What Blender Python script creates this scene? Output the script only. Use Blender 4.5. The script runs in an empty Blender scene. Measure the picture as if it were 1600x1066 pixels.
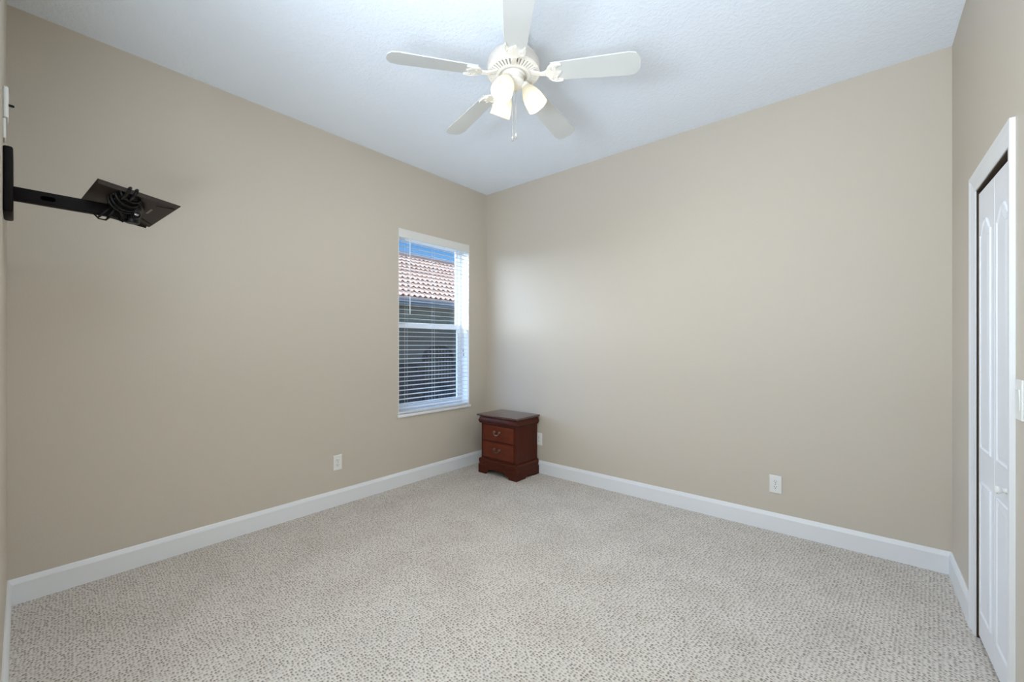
import bpy, bmesh, math, random
from mathutils import Vector, Matrix
from math import sin, cos, pi, radians as rad

random.seed(7)
S = bpy.context.scene
C = S.collection

# ------------------------------------------------------------------ camera
FPX = 647.7                                   # focal length in pixels of the 1600 px wide frame
YAW = rad(40.18)
EYE = 1.327
cam_d = bpy.data.cameras.new('camera')
cam_d.sensor_width = 36.0
cam_d.lens = 36.0 * FPX / 1600.0
cam_d.shift_y = 5.5 / 1600.0
cam_d.clip_start = 0.02
cam = bpy.data.objects.new('camera', cam_d)
C.objects.link(cam)
cam.location = (0, 0, EYE)
cam.rotation_euler = (pi / 2, 0, YAW)
S.camera = cam

# ------------------------------------------------------------------ exposure
S.view_settings.view_transform = 'Standard'
S.view_settings.look = 'None'
S.view_settings.exposure = 0.28
S.view_settings.gamma = 1.0
S.view_settings.use_curve_mapping = False
S.cycles.max_bounces = 14
S.cycles.diffuse_bounces = 8
S.cycles.transparent_max_bounces = 24
S.cycles.sample_clamp_indirect = 6.0

# ------------------------------------------------------------------ sky, sun, large lights
W = bpy.data.worlds.new('world')
S.world = W
W.use_nodes = True
wn = W.node_tree.nodes
wl = W.node_tree.links
wn.clear()
sky = wn.new('ShaderNodeTexSky')
sky.sky_type = 'NISHITA'
sky.sun_disc = False
sky.sun_elevation = rad(48)
sky.sun_rotation = rad(70)
sky.air_density = 1.2
sky.dust_density = 0.4
sky.ozone_density = 2.0
bg = wn.new('ShaderNodeBackground')
bg.inputs['Strength'].default_value = 0.13
wo = wn.new('ShaderNodeOutputWorld')
wtint = wn.new('ShaderNodeMix')
wtint.data_type = 'RGBA'
wtint.blend_type = 'MULTIPLY'
wtint.inputs[0].default_value = 1.0
wtint.inputs[7].default_value = (0.40, 0.70, 1.0, 1)
wl.new(sky.outputs[0], wtint.inputs[6])
wl.new(wtint.outputs[2], bg.inputs[0])
# added unseen sky glow west and south-west lights the room; north-west stays clear blue
wtc = wn.new('ShaderNodeTexCoord')
wdot = wn.new('ShaderNodeVectorMath')
wdot.operation = 'DOT_PRODUCT'
wdot.inputs[1].default_value = (-0.819, -0.574, 0)
wl.new(wtc.outputs['Generated'], wdot.inputs[0])
waz = wn.new('ShaderNodeMapRange')
waz.interpolation_type = 'SMOOTHSTEP'
waz.inputs['From Min'].default_value = 0.40
waz.inputs['From Max'].default_value = 0.66
wl.new(wdot.outputs['Value'], waz.inputs['Value'])
wsep = wn.new('ShaderNodeSeparateXYZ')
wl.new(wtc.outputs['Generated'], wsep.inputs[0])
wel = wn.new('ShaderNodeMapRange')
wel.interpolation_type = 'SMOOTHSTEP'
wel.inputs['From Min'].default_value = -0.01
wel.inputs['From Max'].default_value = 0.06
wl.new(wsep.outputs['Z'], wel.inputs['Value'])
wmul = wn.new('ShaderNodeMath')
wmul.operation = 'MULTIPLY'
wl.new(waz.outputs[0], wmul.inputs[0])
wl.new(wel.outputs[0], wmul.inputs[1])
wstr = wn.new('ShaderNodeMath')
wstr.operation = 'MULTIPLY'
wstr.inputs[1].default_value = 13.0
wl.new(wmul.outputs[0], wstr.inputs[0])
fill_sky = wn.new('ShaderNodeBackground')
fill_sky.inputs[0].default_value = (0.84, 1.0, 1.20, 1)
wl.new(wstr.outputs[0], fill_sky.inputs['Strength'])
wadd = wn.new('ShaderNodeAddShader')
wl.new(bg.outputs[0], wadd.inputs[0])
wl.new(fill_sky.outputs[0], wadd.inputs[1])
wl.new(wadd.outputs[0], wo.inputs[0])


def light(name, kind, loc, energy, color, rot=(0, 0, 0), **kw):
    d = bpy.data.lights.new(name, kind)
    d.energy = energy
    d.color = color
    for k, v in kw.items():
        setattr(d, k, v)
    o = bpy.data.objects.new(name, d)
    C.objects.link(o)
    o.location = loc
    o.rotation_euler = rot
    return o


light('sun', 'SUN', (8, 2, 12), 1.45, (1.0, 0.96, 0.9), (rad(6), rad(42), 0), angle=rad(0.6))
# daylight at the window: a portal guides the sky light into the room
light('window_portal', 'AREA', (-3.309 - 0.30, 2.73, 1.545), 1.0, (1, 1, 1), (rad(90), 0, rad(-90)),
      shape='RECTANGLE', size=1.0, size_y=1.9).data.cycles.is_portal = True
# two added fill lights behind the camera, without fixtures, brighten ceiling and walls
light('fill_uplight', 'AREA', (-0.55, -1.3, 1.2), 86.0, (0.86, 1.0, 1.16), (rad(180 - 20), 0, 0),
      shape='RECTANGLE', size=1.4, size_y=0.6)
light('fill_uplight', 'AREA', (-0.40, -0.36, 1.0), 40.0, (0.86, 1.0, 1.15), (rad(180), 0, 0),
      shape='RECTANGLE', size=1.1, size_y=0.5)

# ------------------------------------------------------------------ materials


def lin(c):
    r = []
    for v in c:
        v = v / 255.0
        r.append(v / 12.92 if v <= 0.04045 else ((v + 0.055) / 1.055) ** 2.4)
    return (r[0], r[1], r[2], 1.0)


def mat(name, rgb, rough=0.5, metal=0.0, spec=0.5, bump=None, noise=None, emit=None, coat=0.0):
    """bump = (scale, strength, distance, detail); noise = (scale, second rgb, stretch)"""
    m = bpy.data.materials.new(name)
    m.use_nodes = True
    nt = m.node_tree
    b = nt.nodes['Principled BSDF']
    b.inputs['Base Color'].default_value = lin(rgb)
    b.inputs['Roughness'].default_value = rough
    b.inputs['Metallic'].default_value = metal
    b.inputs['Specular IOR Level'].default_value = spec
    b.inputs['Coat Weight'].default_value = coat
    if emit:
        b.inputs['Emission Color'].default_value = lin(emit[0])
        b.inputs['Emission Strength'].default_value = emit[1]
    if bump or noise:
        tc = nt.nodes.new('ShaderNodeTexCoord')
    if noise:
        mp = nt.nodes.new('ShaderNodeMapping')
        mp.inputs['Scale'].default_value = noise[2] if len(noise) > 2 else (1, 1, 1)
        nt.links.new(tc.outputs['Object'], mp.inputs[0])
        n = nt.nodes.new('ShaderNodeTexNoise')
        n.inputs['Scale'].default_value = noise[0]
        n.inputs['Detail'].default_value = 6
        nt.links.new(mp.outputs[0], n.inputs['Vector'])
        mx = nt.nodes.new('ShaderNodeMix')
        mx.data_type = 'RGBA'
        mx.inputs[6].default_value = lin(rgb)
        mx.inputs[7].default_value = lin(noise[1])
        nt.links.new(n.outputs[0], mx.inputs[0])
        nt.links.new(mx.outputs[2], b.inputs['Base Color'])
    if bump:
        n2 = nt.nodes.new('ShaderNodeTexNoise')
        n2.inputs['Scale'].default_value = bump[0]
        n2.inputs['Detail'].default_value = bump[3] if len(bump) > 3 else 3
        nt.links.new(tc.outputs['Object'], n2.inputs['Vector'])
        bp = nt.nodes.new('ShaderNodeBump')
        bp.inputs['Strength'].default_value = bump[1]
        bp.inputs['Distance'].default_value = bump[2]
        nt.links.new(n2.outputs[0], bp.inputs['Height'])
        nt.links.new(bp.outputs[0], b.inputs['Normal'])
    return m


M_WALL = mat('beige wall paint', (197, 188, 174), 0.55, spec=0.35, bump=(140, 0.25, 0.002))
M_TRIM = mat('white trim paint', (226, 228, 230), 0.35, spec=0.45)
M_DOOR = mat('white door paint', (228, 230, 234), 0.42, spec=0.4)
M_REVEAL = mat('white reveal paint', (236, 236, 236), 0.5)
M_WHITE = mat('white plastic', (226, 226, 222), 0.4)
M_VINYL = mat('white vinyl', (236, 238, 240), 0.4)
M_SLAT = mat('white blind slat', (214, 217, 219), 0.5, spec=0.25)
M_VALANCE = mat('off white valance', (220, 219, 214), 0.5)
M_SLOT = mat('dark slot', (40, 38, 36), 0.6)
M_TRACK = mat('brown closet track', (66, 52, 38), 0.7, spec=0.2)
M_FAN = mat('white fan enamel', (226, 222, 214), 0.4, spec=0.4)
M_BLADE = mat('white fan blade', (202, 203, 200), 0.5, spec=0.3)
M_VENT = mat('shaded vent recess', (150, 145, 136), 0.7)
M_CHAIN = mat('brushed chain', (170, 165, 150), 0.35, metal=0.7)
M_STEEL = mat('black powder coated steel', (15, 9, 9), 0.55, spec=0.15)
M_PLATE = mat('dark bronze plate', (42, 33, 27), 0.5, spec=0.2)
M_BLACK = mat('black rubber', (8, 8, 9), 0.4, spec=0.3)
M_PALESLOT = mat('pale slot', (140, 128, 114), 0.6)  # pale tone stands in for lit wall seen through open slots
M_HOLE = mat('black hole', (4, 4, 4), 0.9, spec=0.0)
M_SILVER = mat('silver bolt', (180, 185, 195), 0.25, metal=1.0)
M_WOOD = mat('cherry wood', (84, 31, 11), 0.42, spec=0.22, noise=(3.5, (54, 18, 6), (9, 9, 1.2)), coat=0.05)
M_WOODF = mat('cherry drawer veneer', (118, 45, 17), 0.38, spec=0.28, noise=(6.0, (58, 18, 7), (1.6, 5, 4)), coat=0.05)
M_WOODTOP = mat('polished cherry top', (80, 34, 26), 0.22, spec=0.6, noise=(3.5, (60, 24, 18), (1.4, 9, 9)), coat=0.6)
M_PULL = mat('antique nickel', (128, 112, 100), 0.3, metal=0.9)
M_ROOF = mat('terracotta roof tile', (200, 158, 134), 0.8, noise=(1.7, (212, 180, 160)))
M_FASCIA = mat('grey fascia', (150, 156, 168), 0.6)
M_STUCCO = mat('olive stucco', (148, 138, 116), 0.9, bump=(40, 0.3, 0.01))
M_EXTWALL = mat('house stucco', (198, 190, 176), 0.9)
M_IRON = mat('black iron', (16, 19, 24), 0.85, spec=0.15)
M_FENCE = mat('dark fence wood', (46, 52, 60), 0.9, spec=0.15)
M_GROUND = mat('shaded lawn', (44, 60, 66), 0.95, spec=0.1, noise=(3, (30, 46, 58)))
M_BLUEGLASS = mat('blue window glass', (96, 128, 170), 0.15)
M_RIDGE = mat('ridge tile', (176, 150, 140), 0.8)


def ceiling_mat():
    m = mat('textured ceiling paint', (236, 243, 252), 0.8, spec=0.2)
    nt = m.node_tree
    b = nt.nodes['Principled BSDF']
    tc = nt.nodes.new('ShaderNodeTexCoord')
    n = nt.nodes.new('ShaderNodeTexNoise')
    n.inputs['Scale'].default_value = 48
    n.inputs['Detail'].default_value = 4
    n.inputs['Roughness'].default_value = 0.6
    nt.links.new(tc.outputs['Object'], n.inputs['Vector'])
    r = nt.nodes.new('ShaderNodeValToRGB')
    r.color_ramp.elements[0].position = 0.42
    r.color_ramp.elements[1].position = 0.62
    nt.links.new(n.outputs[0], r.inputs[0])
    bp = nt.nodes.new('ShaderNodeBump')
    bp.inputs['Strength'].default_value = 0.3
    bp.inputs['Distance'].default_value = 0.004
    nt.links.new(r.outputs[0], bp.inputs['Height'])
    nt.links.new(bp.outputs[0], b.inputs['Normal'])
    return m


def carpet_mat():
    m = mat('berber loop carpet', (190, 180, 166), 0.95, spec=0.1)
    nt = m.node_tree
    L = nt.links
    b = nt.nodes['Principled BSDF']
    tc = nt.nodes.new('ShaderNodeTexCoord')
    mp = nt.nodes.new('ShaderNodeMapping')
    mp.inputs['Rotation'].default_value = (0, 0, rad(4))
    mp.inputs['Scale'].default_value = (66, 86, 66)
    L.new(tc.outputs['Object'], mp.inputs[0])
    v = nt.nodes.new('ShaderNodeTexVoronoi')
    v.voronoi_dimensions = '2D'
    v.inputs['Scale'].default_value = 1.0
    v.inputs['Randomness'].default_value = 0.62
    L.new(mp.outputs[0], v.inputs['Vector'])
    # light yarn with a darker pit beside each loop; how dark varies from loop to loop
    sp = nt.nodes.new('ShaderNodeSeparateColor')
    L.new(v.outputs['Color'], sp.inputs[0])
    pit = nt.nodes.new('ShaderNodeMapRange')
    pit.interpolation_type = 'SMOOTHSTEP'
    pit.inputs['From Min'].default_value = 0.12
    pit.inputs['From Max'].default_value = 0.54
    pit.inputs['To Min'].default_value = 1.0
    pit.inputs['To Max'].default_value = 0.0
    L.new(v.outputs['Distance'], pit.inputs['Value'])
    amt = nt.nodes.new('ShaderNodeMapRange')
    amt.inputs['From Min'].default_value = 0.0
    amt.inputs['From Max'].default_value = 1.0
    amt.inputs['To Min'].default_value = 0.25
    amt.inputs['To Max'].default_value = 0.95
    L.new(sp.outputs[0], amt.inputs['Value'])
    mu = nt.nodes.new('ShaderNodeMath')
    mu.operation = 'MULTIPLY'
    L.new(pit.outputs[0], mu.inputs[0])
    L.new(amt.outputs[0], mu.inputs[1])
    mx = nt.nodes.new('ShaderNodeMix')
    mx.data_type = 'RGBA'
    mx.inputs[6].default_value = lin((212, 206, 198))
    mx.inputs[7].default_value = lin((120, 107, 95))
    L.new(mu.outputs[0], mx.inputs[0])
    # worn and vacuumed patches
    n = nt.nodes.new('ShaderNodeTexNoise')
    n.inputs['Scale'].default_value = 3.5
    n.inputs['Detail'].default_value = 3
    L.new(tc.outputs['Object'], n.inputs['Vector'])
    nr = nt.nodes.new('ShaderNodeValToRGB')
    nr.color_ramp.elements[0].position = 0.3
    nr.color_ramp.elements[0].color = (0.90, 0.89, 0.88, 1)
    nr.color_ramp.elements[1].position = 0.6
    nr.color_ramp.elements[1].color = (1, 1, 1, 1)
    L.new(n.outputs[0], nr.inputs[0])
    m2 = nt.nodes.new('ShaderNodeMix')
    m2.data_type = 'RGBA'
    m2.blend_type = 'MULTIPLY'
    m2.inputs[0].default_value = 1.0
    L.new(mx.outputs[2], m2.inputs[6])
    L.new(nr.outputs[0], m2.inputs[7])
    L.new(m2.outputs[2], b.inputs['Base Color'])
    bp = nt.nodes.new('ShaderNodeBump')
    bp.inputs['Strength'].default_value = 0.45
    bp.inputs['Distance'].default_value = 0.006
    L.new(v.outputs['Distance'], bp.inputs['Height'])
    L.new(bp.outputs[0], b.inputs['Normal'])
    return m


def glass_mat(name, tint, refl=0.06, block=0.0, block_rgb=(30, 34, 40)):
    """clear pane: mostly see-through with a faint mirror; block > 0 adds a fine dark mesh (insect screen)"""
    m = bpy.data.materials.new(name)
    m.use_nodes = True
    nt = m.node_tree
    nt.nodes.clear()
    out = nt.nodes.new('ShaderNodeOutputMaterial')
    t = nt.nodes.new('ShaderNodeBsdfTransparent')
    t.inputs[0].default_value = tint
    if block > 0:
        g = nt.nodes.new('ShaderNodeBsdfDiffuse')
        g.inputs[0].default_value = lin(block_rgb)
        fac = block
    else:
        g = nt.nodes.new('ShaderNodeBsdfGlossy')
        g.inputs['Roughness'].default_value = 0.02
        fac = refl
    mx = nt.nodes.new('ShaderNodeMixShader')
    mx.inputs[0].default_value = fac
    nt.links.new(t.outputs[0], mx.inputs[1])
    nt.links.new(g.outputs[0], mx.inputs[2])
    nt.links.new(mx.outputs[0], out.inputs[0])
    return m


def shade_mat():
    """frosted lamp glass: light passes through and the glass glows"""
    m = bpy.data.materials.new('frosted lamp glass')
    m.use_nodes = True
    nt = m.node_tree
    nt.nodes.clear()
    out = nt.nodes.new('ShaderNodeOutputMaterial')
    d = nt.nodes.new('ShaderNodeBsdfDiffuse')
    d.inputs[0].default_value = lin((112, 110, 100))
    t = nt.nodes.new('ShaderNodeBsdfTranslucent')
    t.inputs[0].default_value = lin((92, 90, 80))
    p = nt.nodes.new('ShaderNodeBsdfTransparent')
    p.inputs[0].default_value = (1, 0.98, 0.92, 1)
    g = nt.nodes.new('ShaderNodeBsdfGlossy')
    g.inputs['Roughness'].default_value = 0.25
    m1 = nt.nodes.new('ShaderNodeMixShader')
    m1.inputs[0].default_value = 0.55
    m2 = nt.nodes.new('ShaderNodeMixShader')
    m2.inputs[0].default_value = 0.16
    m3 = nt.nodes.new('ShaderNodeMixShader')
    m3.inputs[0].default_value = 0.04
    nt.links.new(d.outputs[0], m1.inputs[1])
    nt.links.new(t.outputs[0], m1.inputs[2])
    nt.links.new(m1.outputs[0], m2.inputs[1])
    nt.links.new(p.outputs[0], m2.inputs[2])
    nt.links.new(m2.outputs[0], m3.inputs[1])
    nt.links.new(g.outputs[0], m3.inputs[2])
    em = nt.nodes.new('ShaderNodeEmission')
    em.inputs[0].default_value = lin((255, 250, 228))
    em.inputs['Strength'].default_value = 0.42
    ad = nt.nodes.new('ShaderNodeAddShader')
    nt.links.new(m3.outputs[0], ad.inputs[0])
    nt.links.new(em.outputs[0], ad.inputs[1])
    nt.links.new(ad.outputs[0], out.inputs[0])
    return m


M_CEIL = ceiling_mat()
M_CARPET = carpet_mat()
M_GLASS = glass_mat('window glass', (0.97, 0.985, 1.0, 1), 0.05)
M_SCREEN = glass_mat('insect screen', (0.80, 0.89, 1.0, 1), block=0.34, block_rgb=(20, 22, 28))
M_SHADE = shade_mat()
M_BULB = mat('lit frosted bulb', (255, 250, 235), 0.5, emit=((255, 244, 215), 1.6))

# ------------------------------------------------------------------ mesh helpers


def bm_():
    return bmesh.new()


def bx(bm, x0, x1, y0, y1, z0, z1, bev=0.0, seg=2):
    x0, x1 = min(x0, x1), max(x0, x1)
    y0, y1 = min(y0, y1), max(y0, y1)
    z0, z1 = min(z0, z1), max(z0, z1)
    v = [bm.verts.new(p) for p in ((x0, y0, z0), (x1, y0, z0), (x1, y1, z0), (x0, y1, z0),
                                   (x0, y0, z1), (x1, y0, z1), (x1, y1, z1), (x0, y1, z1))]
    fs = [bm.faces.new([v[i] for i in q]) for q in ((3, 2, 1, 0), (4, 5, 6, 7), (0, 1, 5, 4),
                                                    (1, 2, 6, 5), (2, 3, 7, 6), (3, 0, 4, 7))]
    if bev > 0:
        es = list({e for f in fs for e in f.edges})
        bmesh.ops.bevel(bm, geom=es, offset=bev, segments=seg, profile=0.5, affect='EDGES', clamp_overlap=True)
    return bm


def loops(bm, rings, closed_ring=True, cap=True):
    vs = [[bm.verts.new(p) for p in r] for r in rings]
    n = len(vs[0])
    for a, b in zip(vs[:-1], vs[1:]):
        for i in range(n if closed_ring else n - 1):
            j = (i + 1) % n
            bm.faces.new((a[i], a[j], b[j], b[i]))
    if cap and closed_ring:
        bm.faces.new(list(reversed(vs[0])))
        bm.faces.new(vs[-1])
    return bm


def lathe(bm, prof, n=40, o=(0, 0, 0), axis=None, cap=True):
    """prof = [(r, z)]; axis = direction for +z (default up)"""
    q = Vector((0, 0, 1)).rotation_difference(Vector(axis).normalized()) if axis is not None else None
    rings = []
    for r, z in prof:
        ring = []
        for k in range(n):
            a = 2 * pi * k / n
            p = Vector((max(r, 1e-5) * cos(a), max(r, 1e-5) * sin(a), z))
            if q is not None:
                p = q @ p
            ring.append(p + Vector(o))
        rings.append(ring)
    return loops(bm, rings, True, cap)


def tube(bm, pts, r, n=8, cap=True):
    pts = [Vector(p) for p in pts]
    rings = []
    up = None
    for i, p in enumerate(pts):
        d = (pts[min(i + 1, len(pts) - 1)] - pts[max(i - 1, 0)]).normalized()
        if up is None:
            up = Vector((0, 0, 1)) if abs(d.z) < 0.9 else Vector((1, 0, 0))
        a = d.cross(up)
        if a.length < 1e-6:
            a = d.cross(Vector((0, 1, 0)))
        a.normalize()
        b = a.cross(d).normalized()
        up = b
        rr = r[i] if isinstance(r, (list, tuple)) else r
        rings.append([p + a * (rr * cos(2 * pi * k / n)) + b * (rr * sin(2 * pi * k / n)) for k in range(n)])
    return loops(bm, rings, True, cap)


def prism(bm, poly, d0, d1, to3):
    """poly = [(u, v)], extruded from depth d0 to d1; to3(u, v, d) -> point"""
    return loops(bm, [[to3(u, v, d0) for u, v in poly], [to3(u, v, d1) for u, v in poly]])


def inset(poly, d):
    n = len(poly)
    area = sum(poly[i][0] * poly[(i + 1) % n][1] - poly[(i + 1) % n][0] * poly[i][1] for i in range(n))
    s = 1 if area > 0 else -1
    out = []
    for i in range(n):
        p0, p1, p2 = Vector(poly[i - 1]), Vector(poly[i]), Vector(poly[(i + 1) % n])
        e1, e2 = (p1 - p0).normalized(), (p2 - p1).normalized()
        n1, n2 = Vector((-e1.y, e1.x)) * s, Vector((-e2.y, e2.x)) * s
        m = n1 + n2
        m = m / max(m.dot(n1), 0.3) if m.length > 1e-6 else n1
        out.append(tuple(p1 + m * d))
    return out


def obj(name, bm, m, parent=None, smooth=None, label=None):
    bmesh.ops.remove_doubles(bm, verts=bm.verts, dist=1e-6)
    bmesh.ops.recalc_face_normals(bm, faces=bm.faces)
    if parent is not None and parent.get('_org') is not None:
        bmesh.ops.translate(bm, verts=bm.verts, vec=-Vector(parent['_org']))
    me = bpy.data.meshes.new(name)
    bm.to_mesh(me)
    bm.free()
    me.materials.append(m)
    o = bpy.data.objects.new(name, me)
    C.objects.link(o)
    if parent is not None:
        o.parent = parent
        if parent.get('_org') is not None:
            o['_org'] = list(parent['_org'])
    if smooth is not None:
        for p in me.polygons:
            p.use_smooth = True
        me.set_sharp_from_angle(angle=rad(smooth))
    if label:
        o['label'] = label
    return o


def tag(o, label, cat, group=None):
    o['label'] = label
    o['category'] = cat
    if group:
        o['group'] = group
    return o


def thing(name, label, cat, loc=(0, 0, 0), group=None):
    """an empty at the base of the thing; its parts are written in room coordinates"""
    o = bpy.data.objects.new(name, None)
    o.empty_display_size = 0.1
    C.objects.link(o)
    o.location = loc
    o['_org'] = list(loc)
    return tag(o, label, cat, group)


def struct(name, bm, m, parent=None, smooth=None):
    o = obj(name, bm, m, parent, smooth)
    if parent is None:
        o['kind'] = 'structure'
    return o


# ------------------------------------------------------------------ room shell
XA, XC = -3.309, 0.397            # left wall, right wall
YB, YD = 3.463, -0.046            # back wall, front wall (the camera stands in its opening)
H = 3.05
T = 0.15
WY0, WY1, WZ0, WZ1 = 2.274, 3.186, 0.668, 2.42       # window opening in the left wall
DY0, DY1, DZ1 = 2.247, 2.800, 2.024                  # closet opening in the right wall
HX0, HY0 = -1.5, -2.7                                # hall behind the camera

b = bm_()
bx(b, XA - T, 1.2, HY0 - T, YB + T, -0.12, 0)
struct('floor', b, M_CARPET)
b = bm_()
bx(b, XA - T, 1.2, HY0 - T, YB + T, H, H + 0.2)
struct('ceiling', b, M_CEIL)
b = bm_()
bx(b, XA - T, XA, YD - T, WY0, 0, H)
bx(b, XA - T, XA, WY1, YB + T, 0, H)
bx(b, XA - T, XA, WY0, WY1, 0, WZ0 - 0.02)
bx(b, XA - T, XA, WY0, WY1, WZ1, H)
struct('wall_left', b, M_WALL)
b = bm_()
bx(b, XA, 1.2, YB, YB + T, 0, H)
struct('wall_back', b, M_WALL)
b = bm_()
bx(b, XC, XC + 0.12, HY0, DY0, 0, H)
bx(b, XC, XC + 0.12, DY1, YB, 0, H)
bx(b, XC, XC + 0.12, DY0, DY1, DZ1, H)
struct('wall_right', b, M_WALL)
b = bm_()
bx(b, XA, HX0, YD - 0.12, YD, 0, H)
struct('wall_front', b, M_WALL)
# hall that opens behind the camera
b = bm_()
bx(b, HX0 - 0.12, HX0, HY0, YD - 0.12, 0, H)
struct('wall_hall_side', b, M_WALL)
b = bm_()
bx(b, HX0 - 0.12, XC + 0.12, HY0 - T, HY0, 0, H)
struct('wall_hall_end', b, M_WALL)
# closet box behind the bifold door
b = bm_()
bx(b, 1.05, 1.2, 1.6, YB, 0, H)
bx(b, XC + 0.12, 1.05, 1.6, 1.7, 0, H)
struct('wall_closet', b, M_WALL)

# baseboards: square board with a bevelled top edge
BBH, BBT = 0.13, 0.015


def baseboard(name, p0, p1, nrm):
    bm = bm_()
    prof = [(0, 0), (BBT, 0), (BBT, BBH - 0.026), (BBT - 0.002, BBH - 0.020), (0.007, BBH - 0.004), (0.004, BBH), (0, BBH)]
    rings = []
    for p in (p0, p1):
        rings.append([(p[0] + nrm[0] * d, p[1] + nrm[1] * d, z) for d, z in prof])
    loops(bm, rings)
    return struct(name, bm, M_TRIM)


baseboard('baseboard_left', (XA, YD), (XA, YB), (1, 0))
baseboard('baseboard_back', (XA, YB), (XC, YB), (0, -1))
baseboard('baseboard_right', (XC, 2.875), (XC, YB), (-1, 0))
baseboard('baseboard_front', (XA, YD), (HX0, YD), (0, 1))

# closet casing: colonial profile, thick outside and thin at the opening
CW = 0.075


def casing():
    bm = bm_()
    prof = [(0.0, 0.0), (0.0, 0.004), (0.008, 0.0055), (0.026, 0.0065), (0.040, 0.009), (0.050, 0.010), (0.062, 0.0138), (CW, 0.0142), (CW, 0.0)]
    rings = []
    for (y, z, sy, sz) in ((DY1, 0, 1, 0), (DY1, DZ1, 1, 1), (DY0, DZ1, -1, 1), (DY0, 0, -1, 0)):
        rings.append([(XC - t, y + sy * w, z + sz * w) for w, t in prof])
    loops(bm, rings)
    return struct('trim_1', bm, M_TRIM)


casing()
# jamb and folding track of the closet
b = bm_()
bx(b, XC, XC + 0.12, DY0 - 0.001, DY0 + 0.008, 0, DZ1)
bx(b, XC, XC + 0.12, DY1 - 0.006, DY1 + 0.001, 0, DZ1)
bx(b, XC, XC + 0.12, DY0, DY1, DZ1 - 0.006, DZ1 + 0.001)
struct('trim_2', b, M_TRACK)

# closet bifold door
door = bpy.data.objects.new('door_1', None)
C.objects.link(door)
DX = XC + 0.009
door.location = (DX, (DY0 + DY1) / 2, 0)
door['_org'] = list(door.location)
door['kind'] = 'structure'
LW = (DY1 - DY0 - 0.014 - 0.016) / 2


def leaf(y0):
    bm = bm_()
    y1 = y0 + LW - 0.003
    z0, z1 = 0.02, 2.004
    bx(bm, DX, DX + 0.03, y0, y1, z0, z1, 0.002, 1)
    m = 0.045

    def panel(za, zb, arch):
        ya, yb = y0 + m, y1 - m
        poly = [(ya, za), (yb, za)]
        if arch:
            yc, hw = (ya + yb) / 2, (yb - ya) / 2
            for k in range(13):
                a = k / 12
                yy = yb - (yb - ya) * a
                poly.append((yy, zb - 0.06 + 0.06 * (0.5 - 0.5 * cos(2 * pi * a)) ** 0.9))
        else:
            poly += [(yb, zb), (ya, zb)]
        lv = [(0, -0.0005), (0.003, 0.005), (0.007, 0.006), (0.014, 0.001), (0.020, 0.001), (0.034, 0.006), (0.036, 0.006)]
        rings = []
        for d, h in lv:
            rings.append([(DX - h, u, v) for u, v in inset(poly, d)])
        loops(bm, rings)

    panel(0.14, 0.725, False)
    panel(0.865, 1.87, True)
    return obj('door_leaf', bm, M_DOOR, door, smooth=35)


leaf_near = leaf(DY0 + 0.014)
leaf_far = leaf(DY0 + 0.014 + LW)
b = bm_()
lathe(b, [(0.011, 0), (0.010, 0.003), (0.0065, 0.006), (0.0065, 0.012), (0.012, 0.017), (0.0155, 0.022), (0.015, 0.027), (0.010, 0.031), (0.0, 0.032)],
      24, (DX - 0.0005, 2.345, 0.786), (-1, 0, 0))
obj('door_knob', b, M_WHITE, door, 40)
door.rotation_euler = (0, 0, rad(1.0))      # standing very slightly proud at its far side

# ------------------------------------------------------------------ window in the left wall
win = bpy.data.objects.new('window_1', None)
C.objects.link(win)
win.location = (XA - 0.13, (WY0 + WY1) / 2, WZ0)
win['_org'] = list(win.location)
win['kind'] = 'structure'
FX = XA - 0.115                    # room-side face of the window frame
b = bm_()
bx(b, XA - T - 0.001, XA - 0.001, WY0 - 0.001, WY0 + 0.006, WZ0, WZ1)
bx(b, XA - T - 0.001, XA - 0.001, WY1 - 0.006, WY1 + 0.001, WZ0, WZ1)
bx(b, XA - T - 0.001, XA - 0.001, WY0, WY1, WZ1 - 0.006, WZ1 + 0.001)
struct('trim_3', b, M_REVEAL)
b = bm_()
fw = 0.03
bx(b, FX, FX - 0.05, WY0 + 0.006, WY0 + 0.006 + fw, WZ0, WZ1 - 0.006, 0.002, 1)
bx(b, FX, FX - 0.05, WY1 - 0.006 - fw, WY1 - 0.006, WZ0, WZ1 - 0.006, 0.002, 1)
bx(b, FX, FX - 0.05, WY0 + 0.036, WY1 - 0.036, WZ1 - 0.04, WZ1 - 0.006, 0.002, 1)
bx(b, FX, FX - 0.05, WY0 + 0.036, WY1 - 0.036, WZ0, WZ0 + 0.03, 0.002, 1)
obj('window_frame', b, M_VINYL, win)
MZ = 1.515


def sash(x, za, zb, rail_b, rail_t):
    bm = bm_()
    ya, yb = WY0 + 0.034, WY1 - 0.034
    st = 0.034
    bx(bm, x, x - 0.022, ya, ya + st, za, zb, 0.002, 1)
    bx(bm, x, x - 0.022, yb - st, yb, za, zb, 0.002, 1)
    bx(bm, x, x - 0.022, ya + st, yb - st, za, za + rail_b, 0.002, 1)
    bx(bm, x, x - 0.022, ya + st, yb - st, zb - rail_t, zb, 0.002, 1)
    s = obj('sash', bm, M_VINYL, win)
    g = bm_()
    bx(g, x - 0.010, x - 0.014, ya + st - 0.002, yb - st + 0.002, za + rail_b - 0.002, zb - rail_t + 0.002)
    obj('pane', g, M_GLASS, s)
    return s


sash(FX - 0.003, WZ0 + 0.028, MZ + 0.03, 0.04, 0.055)       # lower, room side
sash(FX - 0.027, MZ - 0.02, WZ1 - 0.038, 0.045, 0.03)       # upper, behind it
b = bm_()
bx(b, FX - 0.052, FX - 0.0525, WY0 + 0.03, WY1 - 0.03, WZ0 + 0.03, MZ)
obj('insect_screen', b, M_SCREEN, win)
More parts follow.
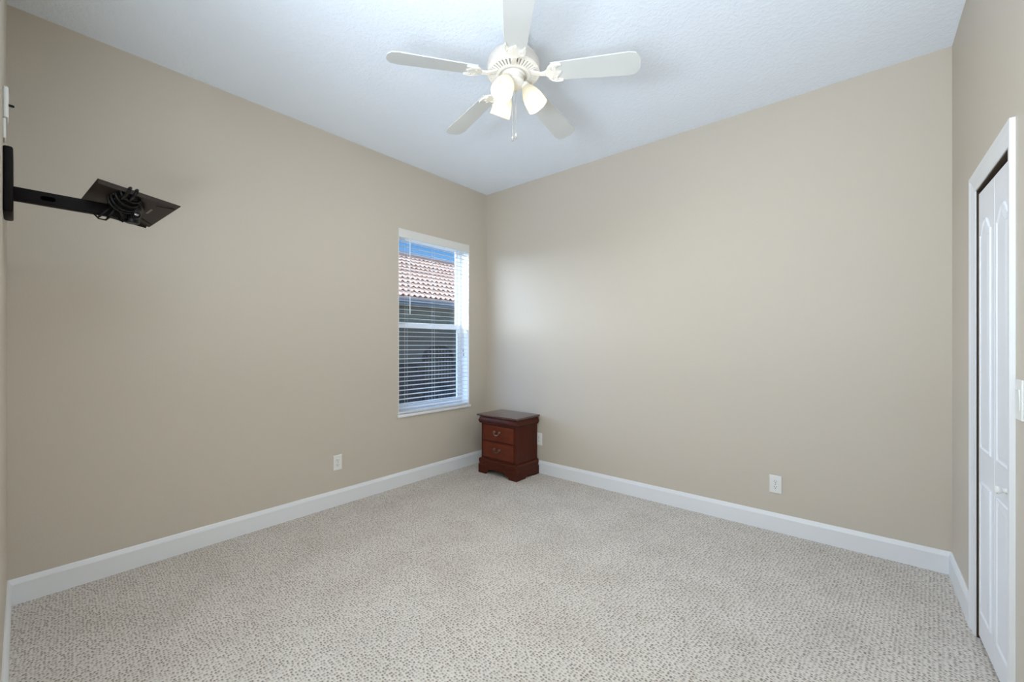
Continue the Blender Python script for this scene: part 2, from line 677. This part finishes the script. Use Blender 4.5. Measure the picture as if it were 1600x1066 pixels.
# sill board
b = bm_()
bx(b, XA - 0.115, XA + 0.014, WY0 - 0.0, WY1 + 0.0, WZ0 - 0.024, WZ0, 0.003, 2)
bx(b, XA + 0.0005, XA + 0.016, WY0 - 0.012, WY1 + 0.016, WZ0 - 0.026, WZ0 - 0.001, 0.003, 2)
struct('trim_4', b, M_TRIM)

# ------------------------------------------------------------------ blind
bl = thing('window_blind', 'white horizontal slat blind lowered over the window, its slats turned open', 'blind',
           (XA - 0.04, (WY0 + WY1) / 2, WZ1 - 0.008))
BY0, BY1 = WY0 + 0.010, WY1 - 0.010
BX = XA - 0.036                     # middle of the slats
b = bm_()
bx(b, XA - 0.062, XA - 0.012, BY0, BY1, WZ1 - 0.052, WZ1 - 0.0065, 0.002, 1)
obj('headrail', b, M_VALANCE, bl)
b = bm_()
bx(b, XA - 0.006, XA + 0.004, WY0 + 0.0015, WY1 - 0.0015, WZ1 - 0.082, WZ1 - 0.0015, 0.0015, 1)
bx(b, XA - 0.055, XA - 0.006, WY0 + 0.008, WY0 + 0.016, WZ1 - 0.08, WZ1 - 0.0065)
obj('valance', b, M_VALANCE, bl)
PITCH = 0.0428
TILT = math.tan(rad(5.5))
zs = []
z = WZ0 + 0.052
while z < WZ1 - 0.09:
    zs.append(z)
    z += PITCH
b = bm_()
for z in zs:
    rings = []
    for y in (BY0, BY1):
        top = [(BX + 0.0175 * (k / 3.0 - 1), y, z - TILT * 0.0175 * (k / 3.0 - 1) + 0.0012 + 0.0012 * (1 - (k / 3.0 - 1) ** 2)) for k in range(7)]
        bot = [(BX + 0.0175 * (1 - k / 3.0), y, z - TILT * 0.0175 * (1 - k / 3.0) - 0.0012 + 0.0012 * (1 - (1 - k / 3.0) ** 2)) for k in range(7)]
        rings.append(top + bot)
    loops(b, rings)
obj('slats', b, M_SLAT, bl, 50)
b = bm_()
bx(b, BX - 0.026, BX + 0.026, BY0, BY1, WZ0 + 0.004, WZ0 + 0.022, 0.003, 2)
obj('bottom_rail', b, M_SLAT, bl)
for yy in (WY0 + 0.11, WY0 + 0.44, WY1 - 0.11):
    b = bm_()
    for dx in (-0.0187, 0.0187):
        tube(b, [(BX + dx, yy, WZ0 + 0.012), (BX + dx, yy, WZ1 - 0.05)], 0.0009, 6)
    for z in zs:
        tube(b, [(BX - 0.0185, yy, z - 0.002 + TILT * 0.0185), (BX + 0.0185, yy, z - 0.002 - TILT * 0.0185)], 0.0006, 4)
    obj('ladder_cord', b, M_SLAT, bl)
b = bm_()
tube(b, [(XA + 0.0075, WY0 + 0.125, WZ1 - 0.083), (XA + 0.0075, WY0 + 0.125, 1.62)], 0.0042, 6)
tube(b, [(XA - 0.02, WY0 + 0.125, WZ1 - 0.06), (XA + 0.0075, WY0 + 0.125, WZ1 - 0.086)], 0.002, 6)
obj('tilt_wand', b, M_VINYL, bl)
for k, (yy, ze) in enumerate(((WY1 - 0.095, 1.28), (WY1 - 0.088, 1.235))):
    b = bm_()
    tube(b, [(XA - 0.02, yy, WZ1 - 0.055), (XA + 0.0065, yy, WZ1 - 0.09), (XA + 0.0065, yy, ze)], 0.0011, 6)
    c = obj('lift_cord', b, M_SLAT, bl)
    b = bm_()
    lathe(b, [(0.002, 0.0), (0.004, -0.006), (0.0065, -0.026), (0.006, -0.03), (0.0, -0.031)], 14, (XA + 0.0065, yy, ze))
    obj('tassel', b, mat('grey tassel', (160, 160, 158), 0.5), c, 40)

# ------------------------------------------------------------------ ceiling fan
FC = Vector((-1.444, 1.7215, 0))
fan = thing('ceiling_fan', 'white five-blade ceiling fan with three lit frosted glass lamps', 'ceiling fan', (FC.x, FC.y, H))


def fl(bm, prof, n=48):
    return lathe(bm, prof, n, FC)


b = bm_()
fl(b, [(0.0, H - 0.001), (0.060, H - 0.001), (0.060, H - 0.010), (0.055, H - 0.05), (0.045, H - 0.075), (0.036, H - 0.082), (0.036, 2.885)])
obj('canopy', b, M_FAN, fan, 30)
b = bm_()
fl(b, [(0.035, 2.905), (0.075, 2.902), (0.105, 2.892), (0.128, 2.874), (0.140, 2.852), (0.1455, 2.826), (0.1455, 2.806),
       (0.141, 2.798), (0.136, 2.796), (0.132, 2.800), (0.095, 2.790), (0.07, 2.788), (0.0, 2.788)], 64)
obj('motor_housing', b, mat('beige fan housing', (206, 198, 188), 0.42), fan, 30)
b = bm_()
for k in range(40):
    a = 2 * pi * k / 40
    ca, sa = cos(a), sin(a)

    def P(r, t, z):
        return (FC.x + r * ca - t * sa, FC.y + r * sa + t * ca, z)
    w0, w1 = 0.0042, 0.0060
    loops(b, [[P(0.088, -w0, 2.792), P(0.088, w0, 2.792), P(0.088, w0, 2.783), P(0.088, -w0, 2.783)],
              [P(0.136, -w1, 2.801), P(0.136, w1, 2.801), P(0.136, w1, 2.793), P(0.136, -w1, 2.793)]])
lathe(b, [(0.128, 2.800), (0.128, 2.792), (0.1435, 2.795), (0.1435, 2.802)], 64, FC)
lathe(b, [(0.078, 2.792), (0.078, 2.781), (0.091, 2.783), (0.091, 2.793)], 64, FC)
obj('vent_ring', b, M_FAN, fan, 30)
b = bm_()
fl(b, [(0.1275, 2.7985), (0.092, 2.790), (0.092, 2.7885), (0.1275, 2.797)])
obj('vent_recess', b, M_VENT, fan)
b = bm_()
fl(b, [(0.0, 2.789), (0.062, 2.789), (0.064, 2.782), (0.058, 2.776), (0.056, 2.752), (0.060, 2.744), (0.058, 2.734), (0.046, 2.722),
       (0.030, 2.714), (0.016, 2.709), (0.010, 2.702), (0.0, 2.699)])
obj('switch_housing', b, M_FAN, fan, 35)


def blade_parts(theta):
    a = theta + YAW
    er = Vector((cos(a), sin(a), 0))
    et = Vector((-sin(a), cos(a), 0))
    droop, pitch = rad(4.6), rad(12)
    rt, rr = 0.66, 0.21
    z_root = 2.7665

    def to3(u, v, d):
        # u along the blade, v across it, d up
        r = u
        zz = z_root - (u - rr) * math.tan(droop) - v * math.tan(pitch) + d
        return FC + er * r + et * v + Vector((0, 0, zz))
    poly = []
    w0, w1 = 0.052, 0.067
    poly += [(rr, -w0), (rr + 0.012, -w0 - 0.001)]
    poly += [(rt - 0.055, -w1), (rt - 0.022, -w1 + 0.008), (rt - 0.006, -w1 + 0.030), (rt, -0.022), (rt, 0.022),
             (rt - 0.006, w1 - 0.030), (rt - 0.022, w1 - 0.008), (rt - 0.055, w1)]
    poly += [(rr + 0.012, w0 + 0.001), (rr, w0)]
    bm = bm_()
    prism(bm, poly, 0, 0.006, to3)
    bl_ = obj('blade', bm, M_BLADE, fan)
    # ornate iron holding the blade
    bm = bm_()
    half = [(0.150, 0.009), (0.172, 0.010), (0.186, 0.020), (0.194, 0.036), (0.208, 0.047), (0.232, 0.053), (0.262, 0.052), (0.268, 0.046),
            (0.252, 0.041), (0.240, 0.034), (0.236, 0.026), (0.246, 0.019), (0.250, 0.012), (0.262, 0.004)]
    poly2 = [(u, -v) for u, v in half] + [(u, v) for u, v in reversed(half)]
    prism(bm, poly2, -0.008, -0.0005, to3)
    # raised scrolls
    for s in (-1, 1):
        pts = []
        for k in range(15):
            q = k / 14
            ang = -0.6 + q * 4.9
            rr_ = 0.019 - 0.011 * q
            pts.append(to3(0.219 + rr_ * cos(ang), s * (0.028 + rr_ * sin(ang)), -0.0095))
        tube(bm, pts, 0.0032, 6)
        pts = [to3(u, s * v, -0.0095) for u, v in ((0.196, 0.030), (0.206, 0.043), (0.228, 0.050), (0.255, 0.050), (0.265, 0.046))]
        tube(bm, pts, 0.003, 6)
    # arm up to the motor
    p = [FC + er * 0.098 + Vector((0, 0, 2.786)), FC + er * 0.120 + Vector((0, 0, 2.778)), to3(0.150, 0, -0.004), to3(0.176, 0, -0.006)]
    rings = []
    for i, q in enumerate(p):
        w, t = (0.017, 0.012, 0.010, 0.012)[i], 0.005
        rings.append([q + et * -w + Vector((0, 0, -t)), q + et * w + Vector((0, 0, -t)), q + et * w + Vector((0, 0, t)), q + et * -w + Vector((0, 0, t))])
    loops(bm, rings)
    obj('blade_iron', bm, M_FAN, bl_, 35)
    # screws
    for (u, v) in ((0.222, -0.028), (0.222, 0.028), (0.252, 0.0)):
        bm = bm_()
        lathe(bm, [(0.0, 0.0), (0.0045, 0.0), (0.0045, -0.002), (0.002, -0.0035), (0.0, -0.0036)], 10, to3(u, v, -0.008))
        obj('screw', bm, M_FAN, bl_, 35)


for k in range(5):
    blade_parts(rad(56 + 72 * k))


def lamp(theta):
    a = theta + YAW
    er = Vector((cos(a), sin(a), 0))
    neck = FC + er * 0.062 + Vector((0, 0, 2.735))
    d = (er * 0.075 + Vector((0, 0, -0.115))).normalized()
    bm = bm_()
    tube(bm, [FC + er * 0.035 + Vector((0, 0, 2.745)), FC + er * 0.052 + Vector((0, 0, 2.747)), neck], 0.011, 12)
    lathe(bm, [(0.0, -0.012), (0.020, -0.010), (0.024, 0.0), (0.024, 0.016), (0.021, 0.018)], 24, neck, d)
    arm = obj('lamp_arm', bm, M_FAN, fan, 35)
    # bell glass, open at the mouth
    prof = [(0.023, 0.006), (0.027, 0.014), (0.036, 0.030), (0.046, 0.052), (0.0525, 0.076), (0.0555, 0.100), (0.0575, 0.122), (0.0585, 0.131)]
    inner = [(r - 0.0035, z) for r, z in reversed(prof)]
    bm = bm_()
    lathe(bm, prof + [(0.0570, 0.133)] + inner, 40, neck, d, cap=False)
    obj('glass_shade', bm, M_SHADE, arm, 60)
    bm = bm_()
    lathe(bm, [(0.012, 0.016), (0.013, 0.034), (0.019, 0.046), (0.0225, 0.060), (0.021, 0.073), (0.014, 0.084), (0.0, 0.088)], 20, neck, d)
    obj('bulb', bm, M_BULB, arm, 60)
    q = neck + d * 0.108
    light('lamp_light', 'POINT', q, 4.5, (1.0, 0.95, 0.87), shadow_soft_size=0.022)
    # the light that leaves through the open mouth of the shade
    sp = light('lamp_mouth_light', 'SPOT', neck + d * 0.137, 11.5, (1.0, 0.95, 0.87), shadow_soft_size=0.05,
               spot_size=rad(150), spot_blend=0.8)
    sp.rotation_euler = (-d).to_track_quat('Z', 'Y').to_euler()


for th in (5, 125, 243):
    lamp(rad(th))
Rv = Vector((cos(YAW), sin(YAW), 0))
for dxp, ze in ((-0.006, 2.455), (0.013, 2.468)):
    p = FC + Rv * dxp
    b = bm_()
    n = int((2.705 - ze) / 0.006)
    tube(b, [(p.x, p.y, 2.712), (p.x, p.y, ze)], 0.0011, 6)
    c = obj('pull_chain', b, M_CHAIN, fan)
    b = bm_()
    lathe(b, [(0.0015, 0.001), (0.004, -0.004), (0.0055, -0.014), (0.0055, -0.020), (0.003, -0.025), (0.0, -0.026)], 14, (p.x, p.y, ze))
    obj('chain_fob', b, M_CHAIN, c, 40)

# ------------------------------------------------------------------ television bracket on the front wall
tv = thing('tv_wall_mount', 'black swing-arm television bracket on the front wall with an empty tray plate', 'wall mount', (-2.62, YD, 1.97))
b = bm_()
bx(b, -2.72, -2.52, YD, YD + 0.026, 1.842, 2.097, 0.007, 3)
obj('wall_plate', b, M_STEEL, tv, 40)
AX, AZ = -2.60, 1.932
b = bm_()
bx(b, AX - 0.016, AX + 0.016, YD + 0.02, 0.315, AZ - 0.027, AZ + 0.027, 0.003, 2)
# slot in the side of the arm
obj('arm', b, M_STEEL, tv, 40)
b = bm_()
slot = [(0.060 + 0.009 * cos(t), 0.009 * sin(t)) for t in [pi / 2 + k * pi / 8 for k in range(9)]] + \
       [(0.085 + 0.009 * cos(t), 0.009 * sin(t)) for t in [-pi / 2 + k * pi / 8 for k in range(9)]]
prism(b, slot, AX + 0.0150, AX + 0.0164, lambda u, v, d: (d, u, AZ + v))
obj('cable_slot', b, M_HOLE, tv)
b = bm_()
lathe(b, [(0.0, -0.036), (0.023, -0.036), (0.026, -0.032), (0.026, 0.032), (0.023, 0.036), (0.0, 0.036)], 28, (AX, 0.334, AZ - 0.004))
bx(b, AX - 0.022, AX + 0.022, 0.300, 0.352, AZ - 0.006, AZ + 0.022, 0.004, 2)
lathe(b, [(0.0, 0.0), (0.018, 0.0), (0.020, 0.005), (0.020, 0.028), (0.017, 0.034), (0.0, 0.035)], 24, (AX + 0.012, 0.334, AZ - 0.006), (1, 0.25, 0))
obj('pivot', b, M_BLACK, tv, 40)
b = bm_()
lathe(b, [(0.0, 0.0), (0.009, 0.0), (0.009, 0.004), (0.005, 0.006), (0.0, 0.0065)], 16, (AX + 0.045, 0.342, AZ - 0.004), (1, 0.25, 0))
obj('bolt', b, M_SILVER, tv, 40)
# tilted tray plate
pu = Vector((0.998, 0.061, 0.012)).normalized()
pn = Vector((0.021, -0.146, -0.989)).normalized()
pv = pn.cross(pu).normalized()
pc = Vector((-2.601, 0.316, 1.967))


def tp(u, v, d):
    return pc + pu * u + pv * v + pn * d


b = bm_()
pa, pb = 0.256, 0.136
poly = [(-pa, -pb), (pa - 0.0, -pb), (pa, -pb + 0.004), (pa, pb), (-pa, pb)]
if True:
    prism(b, poly, -0.0025, 0.0, tp)
    # folded lips on the two short edges, pointing down
    for u0, u1, h in ((pa - 0.0025, pa, 0.016), (-pa, -pa + 0.0025, 0.010)):
        prism(b, [(u0, -pb + 0.012), (u1, -pb + 0.012), (u1, pb - 0.004), (u0, pb - 0.004)], 0.0, h, tp)
tray = obj('tray_plate', b, M_PLATE, tv)
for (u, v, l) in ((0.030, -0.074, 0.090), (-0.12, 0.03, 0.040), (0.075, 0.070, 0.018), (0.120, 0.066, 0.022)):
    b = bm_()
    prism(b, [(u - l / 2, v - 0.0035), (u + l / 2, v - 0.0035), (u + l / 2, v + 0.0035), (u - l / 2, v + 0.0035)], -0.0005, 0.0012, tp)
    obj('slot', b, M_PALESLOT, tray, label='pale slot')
for (ua, va, ub, vb) in ((0.150, -0.072, 0.190, -0.130), (-0.130, -0.080, -0.190, -0.130)):
    b = bm_()
    tube(b, [tp(ua, va, 0.0005), tp(ub, vb, 0.0005)], 0.0022, 6)
    obj('crease', b, M_STEEL, tray)
b = bm_()
prism(b, [(-0.050, -0.060), (0.060, -0.052), (0.130, -0.030), (0.244, 0.022), (0.244, 0.050), (0.130, 0.062), (-0.050, 0.060)], 0.0005, 0.016, tp)
prism(b, [(-0.030, -0.046), (0.060, -0.040), (0.120, -0.014), (0.120, 0.044), (-0.030, 0.044)], 0.016, 0.034, tp)
obj('tilt_bracket', b, M_BLACK, tv)
b = bm_()
lathe(b, [(0.0, 0.0), (0.026, 0.0), (0.028, 0.004), (0.028, 0.040), (0.0, 0.040)], 24, (AX + 0.012, 0.330, AZ - 0.006), (0, 0, 1))
obj('swivel_post', b, M_BLACK, tv, 40)
# cable tie loops wound round the arm and the swivel
for (y, tw, r, top) in ((0.252, 0.030, 0.0034, 0.030), (0.270, 0.020, 0.0040, 0.034), (0.288, -0.014, 0.0040, 0.036), (0.304, 0.012, 0.0034, 0.038)):
    b = bm_()
    pts = []
    for k in range(29):
        t = 2 * pi * k / 28
        ex = 0.030 * cos(t) + 0.004
        ez = (top if sin(t) > 0 else 0.037) * sin(t)
        pts.append((AX + ex, y + tw * sin(t), AZ + ez))
    tube(b, pts, r, 6, cap=False)
    obj('cable_tie', b, M_BLACK, tv, 60)
# spare cable wound round the tilt bracket and over the near edge of the tray
for (u, w, q) in ((0.070, 0.055, 0.046), (0.105, 0.050, 0.044), (0.150, 0.043, 0.034), (0.200, 0.036, 0.026)):
    b = bm_()
    pts = [tp(u + 0.020 * cos(2 * pi * k / 24), 0.024 + w * cos(2 * pi * k / 24), 0.005 + q * max(0.0, sin(2 * pi * k / 24))) for k in range(25)]
    tube(b, pts, 0.0048, 6, cap=False)
    obj('cable_loop', b, M_BLACK, tv, 60)
for v in (0.018, 0.040):
    b = bm_()
    pts = [tp(0.205 + 0.062 * cos(2 * pi * k / 20), v + 0.006 * sin(2 * pi * k / 20), 0.004 + 0.022 * sin(2 * pi * k / 20)) for k in range(21)]
    tube(b, pts, 0.0055, 6, cap=False)
    obj('cable_loop', b, M_BLACK, tv, 60)
b = bm_()
tube(b, [(AX + 0.012, 0.205, AZ - 0.026), (AX + 0.014, 0.222, AZ - 0.046), (AX + 0.016, 0.244, AZ - 0.048), (AX + 0.022, 0.262, AZ - 0.026)], 0.0035, 6)
tube(b, [(AX + 0.012, 0.285, AZ - 0.030), (AX + 0.014, 0.300, AZ - 0.043), (AX + 0.014, 0.306, AZ - 0.028)], 0.0045, 6)
obj('strap_end', b, M_BLACK, tv, 60)

# white plates above the bracket, on the same wall
pl = thing('coax_plate', 'white cover plate with a small black cable stub, above the black television bracket', 'wall plate', (-2.60, YD, 2.2785))
b = bm_()
bx(b, -2.64, -2.56, YD, YD + 0.014, 2.217, 2.34, 0.005, 3)
obj('cover_plate', b, M_WHITE, pl, 40)
b = bm_()
lathe(b, [(0.0, 0.0), (0.005, 0.0), (0.005, 0.012), (0.0035, 0.016), (0.0, 0.016)], 12, (-2.575, YD + 0.013, 2.272), (0, 1, 0))
obj('cable_stub', b, M_BLACK, pl, 40)
b = bm_()
bx(b, -2.635, -2.565, YD, YD + 0.007, 2.137, 2.2165, 0.003, 2)
tag(obj('blank_plate', b, M_WHITE, None, 40), 'thin white blank plate directly under the white plate with the cable stub', 'wall plate')

# ------------------------------------------------------------------ outlets and switch


def outlet(center, nrm, label, group='white duplex outlets low on the walls'):
    n = Vector(nrm)
    t = Vector((0, 0, 1)).cross(n)
    c = Vector(center)
    o = thing('wall_outlet', label, 'outlet', tuple(c), group)

    def to3(u, v, d):
        return c + t * u + Vector((0, 0, v)) + n * d
    bm = bm_()
    w, h = 0.037, 0.0625
    poly = [(-w, -h), (w, -h), (w, h), (-w, h)]
    loops(bm, [[to3(u, v, d) for u, v in inset(poly, i)] for i, d in ((0, 0), (0, 0.0035), (0.0015, 0.0055), (0.004, 0.0065), (0.006, 0.0065))])
    obj('cover_plate', bm, M_WHITE, o)
    for s in (-1, 1):
        bm = bm_()
        poly = []
        for k in range(24):
            a = 2 * pi * k / 24
            u, v = 0.0172 * cos(a), 0.0172 * sin(a)
            poly.append((u, s * 0.0195 + max(-0.0135, min(0.0135, v))))
        loops(bm, [[to3(u, v, d) for u, v in q] for q, d in ((poly, 0.006), (poly, 0.0085), (inset(poly, 0.001), 0.009))])
        r = obj('receptacle', bm, M_WHITE, o)
        for (u, v, a_, b_) in ((-0.0065, 0.004, 0.0013, 0.0045), (0.0065, 0.004, 0.0013, 0.0036)):
            z = s * 0.0195 + v
            bm = bm_()
            prism(bm, [(u - a_, z - b_), (u + a_, z - b_), (u + a_, z + b_), (u - a_, z + b_)], 0.0085, 0.0093, to3)
            obj('slot', bm, M_SLOT, r, label='dark plug slot')
        bm = bm_()
        prism(bm, [(0.003 * cos(2 * pi * k / 10), s * 0.0195 - 0.007 + 0.003 * sin(2 * pi * k / 10)) for k in range(10)], 0.0085, 0.0093, to3)
        obj('ground_hole', bm, M_SLOT, r, label='dark round ground hole')
    bm = bm_()
    prism(bm, [(0.003 * cos(2 * pi * k / 12), 0.003 * sin(2 * pi * k / 12)) for k in range(12)], 0.006, 0.0078, to3)
    obj('screw', bm, M_CHAIN, o)
    return o


outlet((XA, 1.684, 0.353), (1, 0, 0), 'white duplex outlet low on the left wall, left of the window')
outlet((-0.470, YB, 0.333), (0, -1, 0), 'white duplex outlet low on the open stretch of the back wall')
outlet((-2.555, YB, 0.349), (0, -1, 0), 'white duplex outlet mostly hidden behind the cherry nightstand')

sw = thing('light_switch', 'white light switch on the right wall beside the closet casing', 'switch', (XC, 2.105, 1.146))
b = bm_()
bx(b, XC - 0.0065, XC, 2.105 - 0.036, 2.105 + 0.036, 1.146 - 0.066, 1.146 + 0.066, 0.0025, 2)
obj('cover_plate', b, M_WHITE, sw)
b = bm_()
prism(b, [(0.0, -0.034), (0.0012, -0.034), (0.0022, 0.0), (0.0040, 0.033), (0.0, 0.034)], -0.0165, 0.0165,
      lambda u, v, d: (XC - 0.0062 - u * 0.8, 2.105 + d, 1.146 + v))
obj('rocker', b, M_WHITE, sw)

# ------------------------------------------------------------------ nightstand
NX0, NX1, NY0, NY1 = -3.050, -2.548, 3.082, 3.440
ns = thing('nightstand', 'dark cherry two-drawer nightstand with bail pulls in the corner by the window', 'nightstand', ((NX0 + NX1) / 2, (NY0 + NY1) / 2, 0))


def rloft(prof, x0=NX0, x1=NX1, y0=NY0, y1=NY1):
    """rectangular sweep: prof = [(outward offset, z)], the back stays flush"""
    bm = bm_()
    loops(bm, [[(x0 - o, y0 - o, z), (x1 + o, y0 - o, z), (x1 + o, y1, z), (x0 - o, y1, z)] for o, z in prof])
    return bm


ob = -0.018
obj('top', rloft([(0.0, 0.586), (0.012, 0.588), (0.017, 0.593), (0.019, 0.599), (0.017, 0.605), (0.012, 0.608), (0.006, 0.609)]), M_WOODTOP, ns, 40)
obj('frieze_drawer', rloft([(ob, 0.514), (-0.002, 0.515), (0.0, 0.519), (-0.003, 0.523), (0.003, 0.530), (0.006, 0.540), (0.0055, 0.550), (0.001, 0.562),
                            (-0.005, 0.572), (-0.006, 0.580), (0.0, 0.5865)]), M_WOOD, ns, 40)
obj('carcass', rloft([(ob, 0.150), (ob, 0.5145)]), M_WOOD, ns)
obj('base_molding', rloft([(0.004, 0.080), (0.006, 0.084), (0.004, 0.088), (-0.002, 0.094), (-0.001, 0.104), (0.003, 0.120), (0.0035, 0.134),
                           (0.0, 0.146), (-0.008, 0.152), (ob, 0.154)]), M_WOOD, ns, 40)
# bracket feet: front and side boards with a shaped cut-out
b = bm_()
cut = [(0.10, 0.0), (0.106, 0.018), (0.125, 0.028), (0.142, 0.034), (0.150, 0.048), (0.168, 0.056)]


def bracket(L):
    p = [(0, 0)] + cut + [(L - u, v) for u, v in reversed(cut)] + [(L, 0), (L, 0.0805), (0, 0.0805)]
    return p


def bracket_side(L):
    return [(0, 0), (0.12, 0.0), (0.13, 0.012), (0.145, 0.016), (L - 0.12, 0.016), (L - 0.105, 0.012), (L - 0.095, 0.0), (L, 0), (L, 0.0805), (0, 0.0805)]


e = 0.006
prism(b, bracket(NX1 - NX0 + 2 * e), NY0 - e, NY0 + 0.014, lambda u, v, d: (NX0 - e + u, d, v))
obj('front_apron', b, M_WOOD, ns)
b = bm_()
Ls = NY1 - NY0 - 0.0142
prism(b, bracket_side(Ls), NX1 + e - 0.02, NX1 + e, lambda u, v, d: (d, NY0 + 0.0142 + u, v))
obj('side_apron', b, M_WOOD, ns)
b = bm_()
prism(b, bracket_side(Ls), NX0 - e, NX0 - e + 0.02, lambda u, v, d: (d, NY0 + 0.0142 + u, v))
obj('side_apron', b, M_WOOD, ns)


def drawer(z0, z1):
    x0, x1 = NX0 - ob + 0.028, NX1 + ob - 0.028
    yf = NY0 - ob
    poly = [(x0, z0), (x1, z0), (x1, z1), (x0, z1)]
    bm = bm_()
    loops(bm, [[(u, yf - d, v) for u, v in inset(poly, i)] for i, d in ((0, -0.004), (0, 0.003), (0.003, 0.0075), (0.008, 0.009), (0.012, 0.0085))])
    dr = obj('drawer', bm, M_WOODF, ns)
    xc, zc = (x0 + x1) / 2 - 0.01, (z0 + z1) / 2 + 0.004
    bm = bm_()
    y = yf - 0.0085
    for s in (-1, 1):
        lathe(bm, [(0.0, 0.0), (0.014, 0.0), (0.0135, 0.002), (0.009, 0.004), (0.006, 0.007), (0.006, 0.013), (0.008, 0.017), (0.0, 0.020)], 20,
              (xc + s * 0.034, y, zc + 0.010), (0, -1, 0))
    pts = []
    for k in range(21):
        a = pi + pi * k / 20
        pts.append((xc + 0.037 * cos(a), y - 0.013 - 0.006 * abs(sin(a)), zc + 0.008 + 0.025 * sin(a)))
    tube(bm, pts, [0.0030 + 0.0028 * sin(pi * k / 20) for k in range(21)], 8)
    obj('bail_pull', bm, M_PULL, dr, 40, label='antique metal bail pull')


drawer(0.349, 0.503)
drawer(0.172, 0.332)

# ------------------------------------------------------------------ outside the window
b = bm_()
bx(b, -40, XA - T - 0.02, -20, 40, -0.4, -0.2)
struct('ground_outside', b, M_GROUND)

HXE = -12.5
hs = thing('neighbor_house', 'neighboring stucco house with a salmon barrel-tile roof seen through the window', 'house', (HXE - 1, 10, -0.2))
b = bm_()
bx(b, HXE - 8, HXE - 0.6, 7.0, 19, -0.2, 2.9)
wall = obj('wall', b, M_STUCCO, hs)
b = bm_()
bx(b, HXE - 0.65, HXE + 0.02, 6.5, 19.5, 2.80, 2.84)
obj('soffit', b, M_STUCCO, hs)
b = bm_()
bx(b, HXE, HXE + 0.03, 6.5, 19.5, 2.78, 3.0)
obj('fascia', b, M_FASCIA, hs)
b = bm_()
prof = [(0.03, 2.99), (0.13, 2.99), (0.135, 2.96), (0.11, 2.92), (0.10, 2.87), (0.03, 2.865)]
loops(b, [[(HXE + u, y, v) for u, v in prof] for y in (6.5, 19.5)])
obj('gutter', b, M_FASCIA, hs)
b = bm_()
slope = 0.62
clen, tw = 0.36, 0.245
ny = 8
y0, ntile = 6.45, 53
for c in range(11):
    xe, xb = HXE + 0.10 - c * clen, HXE + 0.10 - (c + 1) * clen - 0.06
    front, back = [], []
    for k in range(ntile * ny + 1):
        y = y0 + k * tw / ny
        barrel = 0.5 + 0.5 * sin(2 * pi * (k % ny) / ny)
        ze = 3.03 + (HXE + 0.10 - xe) * slope + 0.035
        zb = 3.03 + (HXE + 0.10 - xb) * slope + 0.010
        front.append((xe, y, ze + 0.068 * barrel))
        back.append((xb, y, zb + 0.026 * barrel))
    vs = [[b.verts.new(p) for p in r] for r in (front, back)]
    for i in range(len(front) - 1):
        b.faces.new((vs[0][i], vs[0][i + 1], vs[1][i + 1], vs[1][i]))
bx(b, HXE + 0.08, HXE + 0.02, y0, y0 + ntile * tw, 2.98, 3.05)
rx0, rx1 = HXE + 0.05, HXE + 0.10 - 11 * clen
loops(b, [[(rx0, y, 3.0), (rx1 - 0.3, y, 3.0), (rx1, y, 3.0 + (rx0 - rx1) * slope)] for y in (y0, y0 + ntile * tw)])
obj('roof', b, M_ROOF, hs)
b = bm_()
xr = HXE + 0.10 - 11 * clen
zr = 3.03 + 11 * clen * slope
for k in range(37):
    y = y0 + k * 0.345
    lathe(b, [(0.09, 0.0), (0.11, 0.36)], 12, (xr, y, zr + 0.03), (0, 1, 0))
obj('ridge_tiles', b, M_RIDGE, hs)
b = bm_()
bx(b, HXE - 0.62, HXE - 0.57, 7.80, 8.55, 0.1, 1.02)
fr = obj('window', b, M_VINYL, hs)
b = bm_()
bx(b, HXE - 0.60, HXE - 0.56, 7.86, 8.49, 0.16, 0.97)
obj('pane', b, M_BLUEGLASS, fr)

# arched iron gate and the fences on either side of it
GX = -8.0
gy0, gy1 = 6.20, 7.12
gt = thing('garden_gate', 'black iron garden gate with an arched top seen through the lower window', 'gate', (GX, (gy0 + gy1) / 2, -0.2))
b = bm_()
for y in (gy0, gy1):
    bx(b, GX - 0.025, GX + 0.025, y - 0.025, y + 0.025, -0.2, 1.02)
for z in (-0.08, 0.45, 0.98):
    bx(b, GX - 0.015, GX + 0.015, gy0, gy1, z - 0.02, z + 0.02)
for dz, r in ((0.0, 0.035), (-0.16, 0.018)):
    pts = [(GX, (gy0 + gy1) / 2 - (gy1 - gy0) / 2 * cos(pi * k / 20), 1.0 + (0.28 + dz) * sin(pi * k / 20)) for k in range(21)]
    tube(b, pts, r, 8)
obj('gate_frame', b, M_IRON, gt)
b = bm_()
n = 9
for k in range(1, n):
    y = gy0 + (gy1 - gy0) * k / n
    zt = 1.0 + 0.27 * math.sqrt(max(0, 1 - (2 * k / n - 1) ** 2))
    bx(b, GX - 0.012, GX + 0.012, y - 0.012, y + 0.012, -0.1, zt)
obj('bars', b, M_IRON, gt)


def fence(ya, yb, zt, label):
    f = thing('garden_fence', label, 'fence', (GX, (ya + yb) / 2, -0.2))
    bm = bm_()
    k = 0
    y = ya
    while y < yb - 0.05:
        bx(bm, GX - 0.012, GX + 0.012, y + 0.006, min(y + 0.115, yb), -0.19, zt + (0.02 if k % 2 else 0))
        y += 0.122
        k += 1
    obj('boards', bm, M_FENCE, f)
    bm = bm_()
    for z in (0.1, zt - 0.15):
        bx(bm, GX - 0.05, GX - 0.012, ya, yb, z - 0.04, z + 0.04)
    obj('rail', bm, M_FENCE, f)
    return f


fence(3.9, gy0 - 0.04, 0.90, 'dark board fence left of the arched gate outside the window')
fence(gy1 + 0.04, 9.4, 0.90, 'dark board fence right of the arched gate outside the window')

for o in bpy.data.objects:
    if '_org' in o:
        del o['_org']
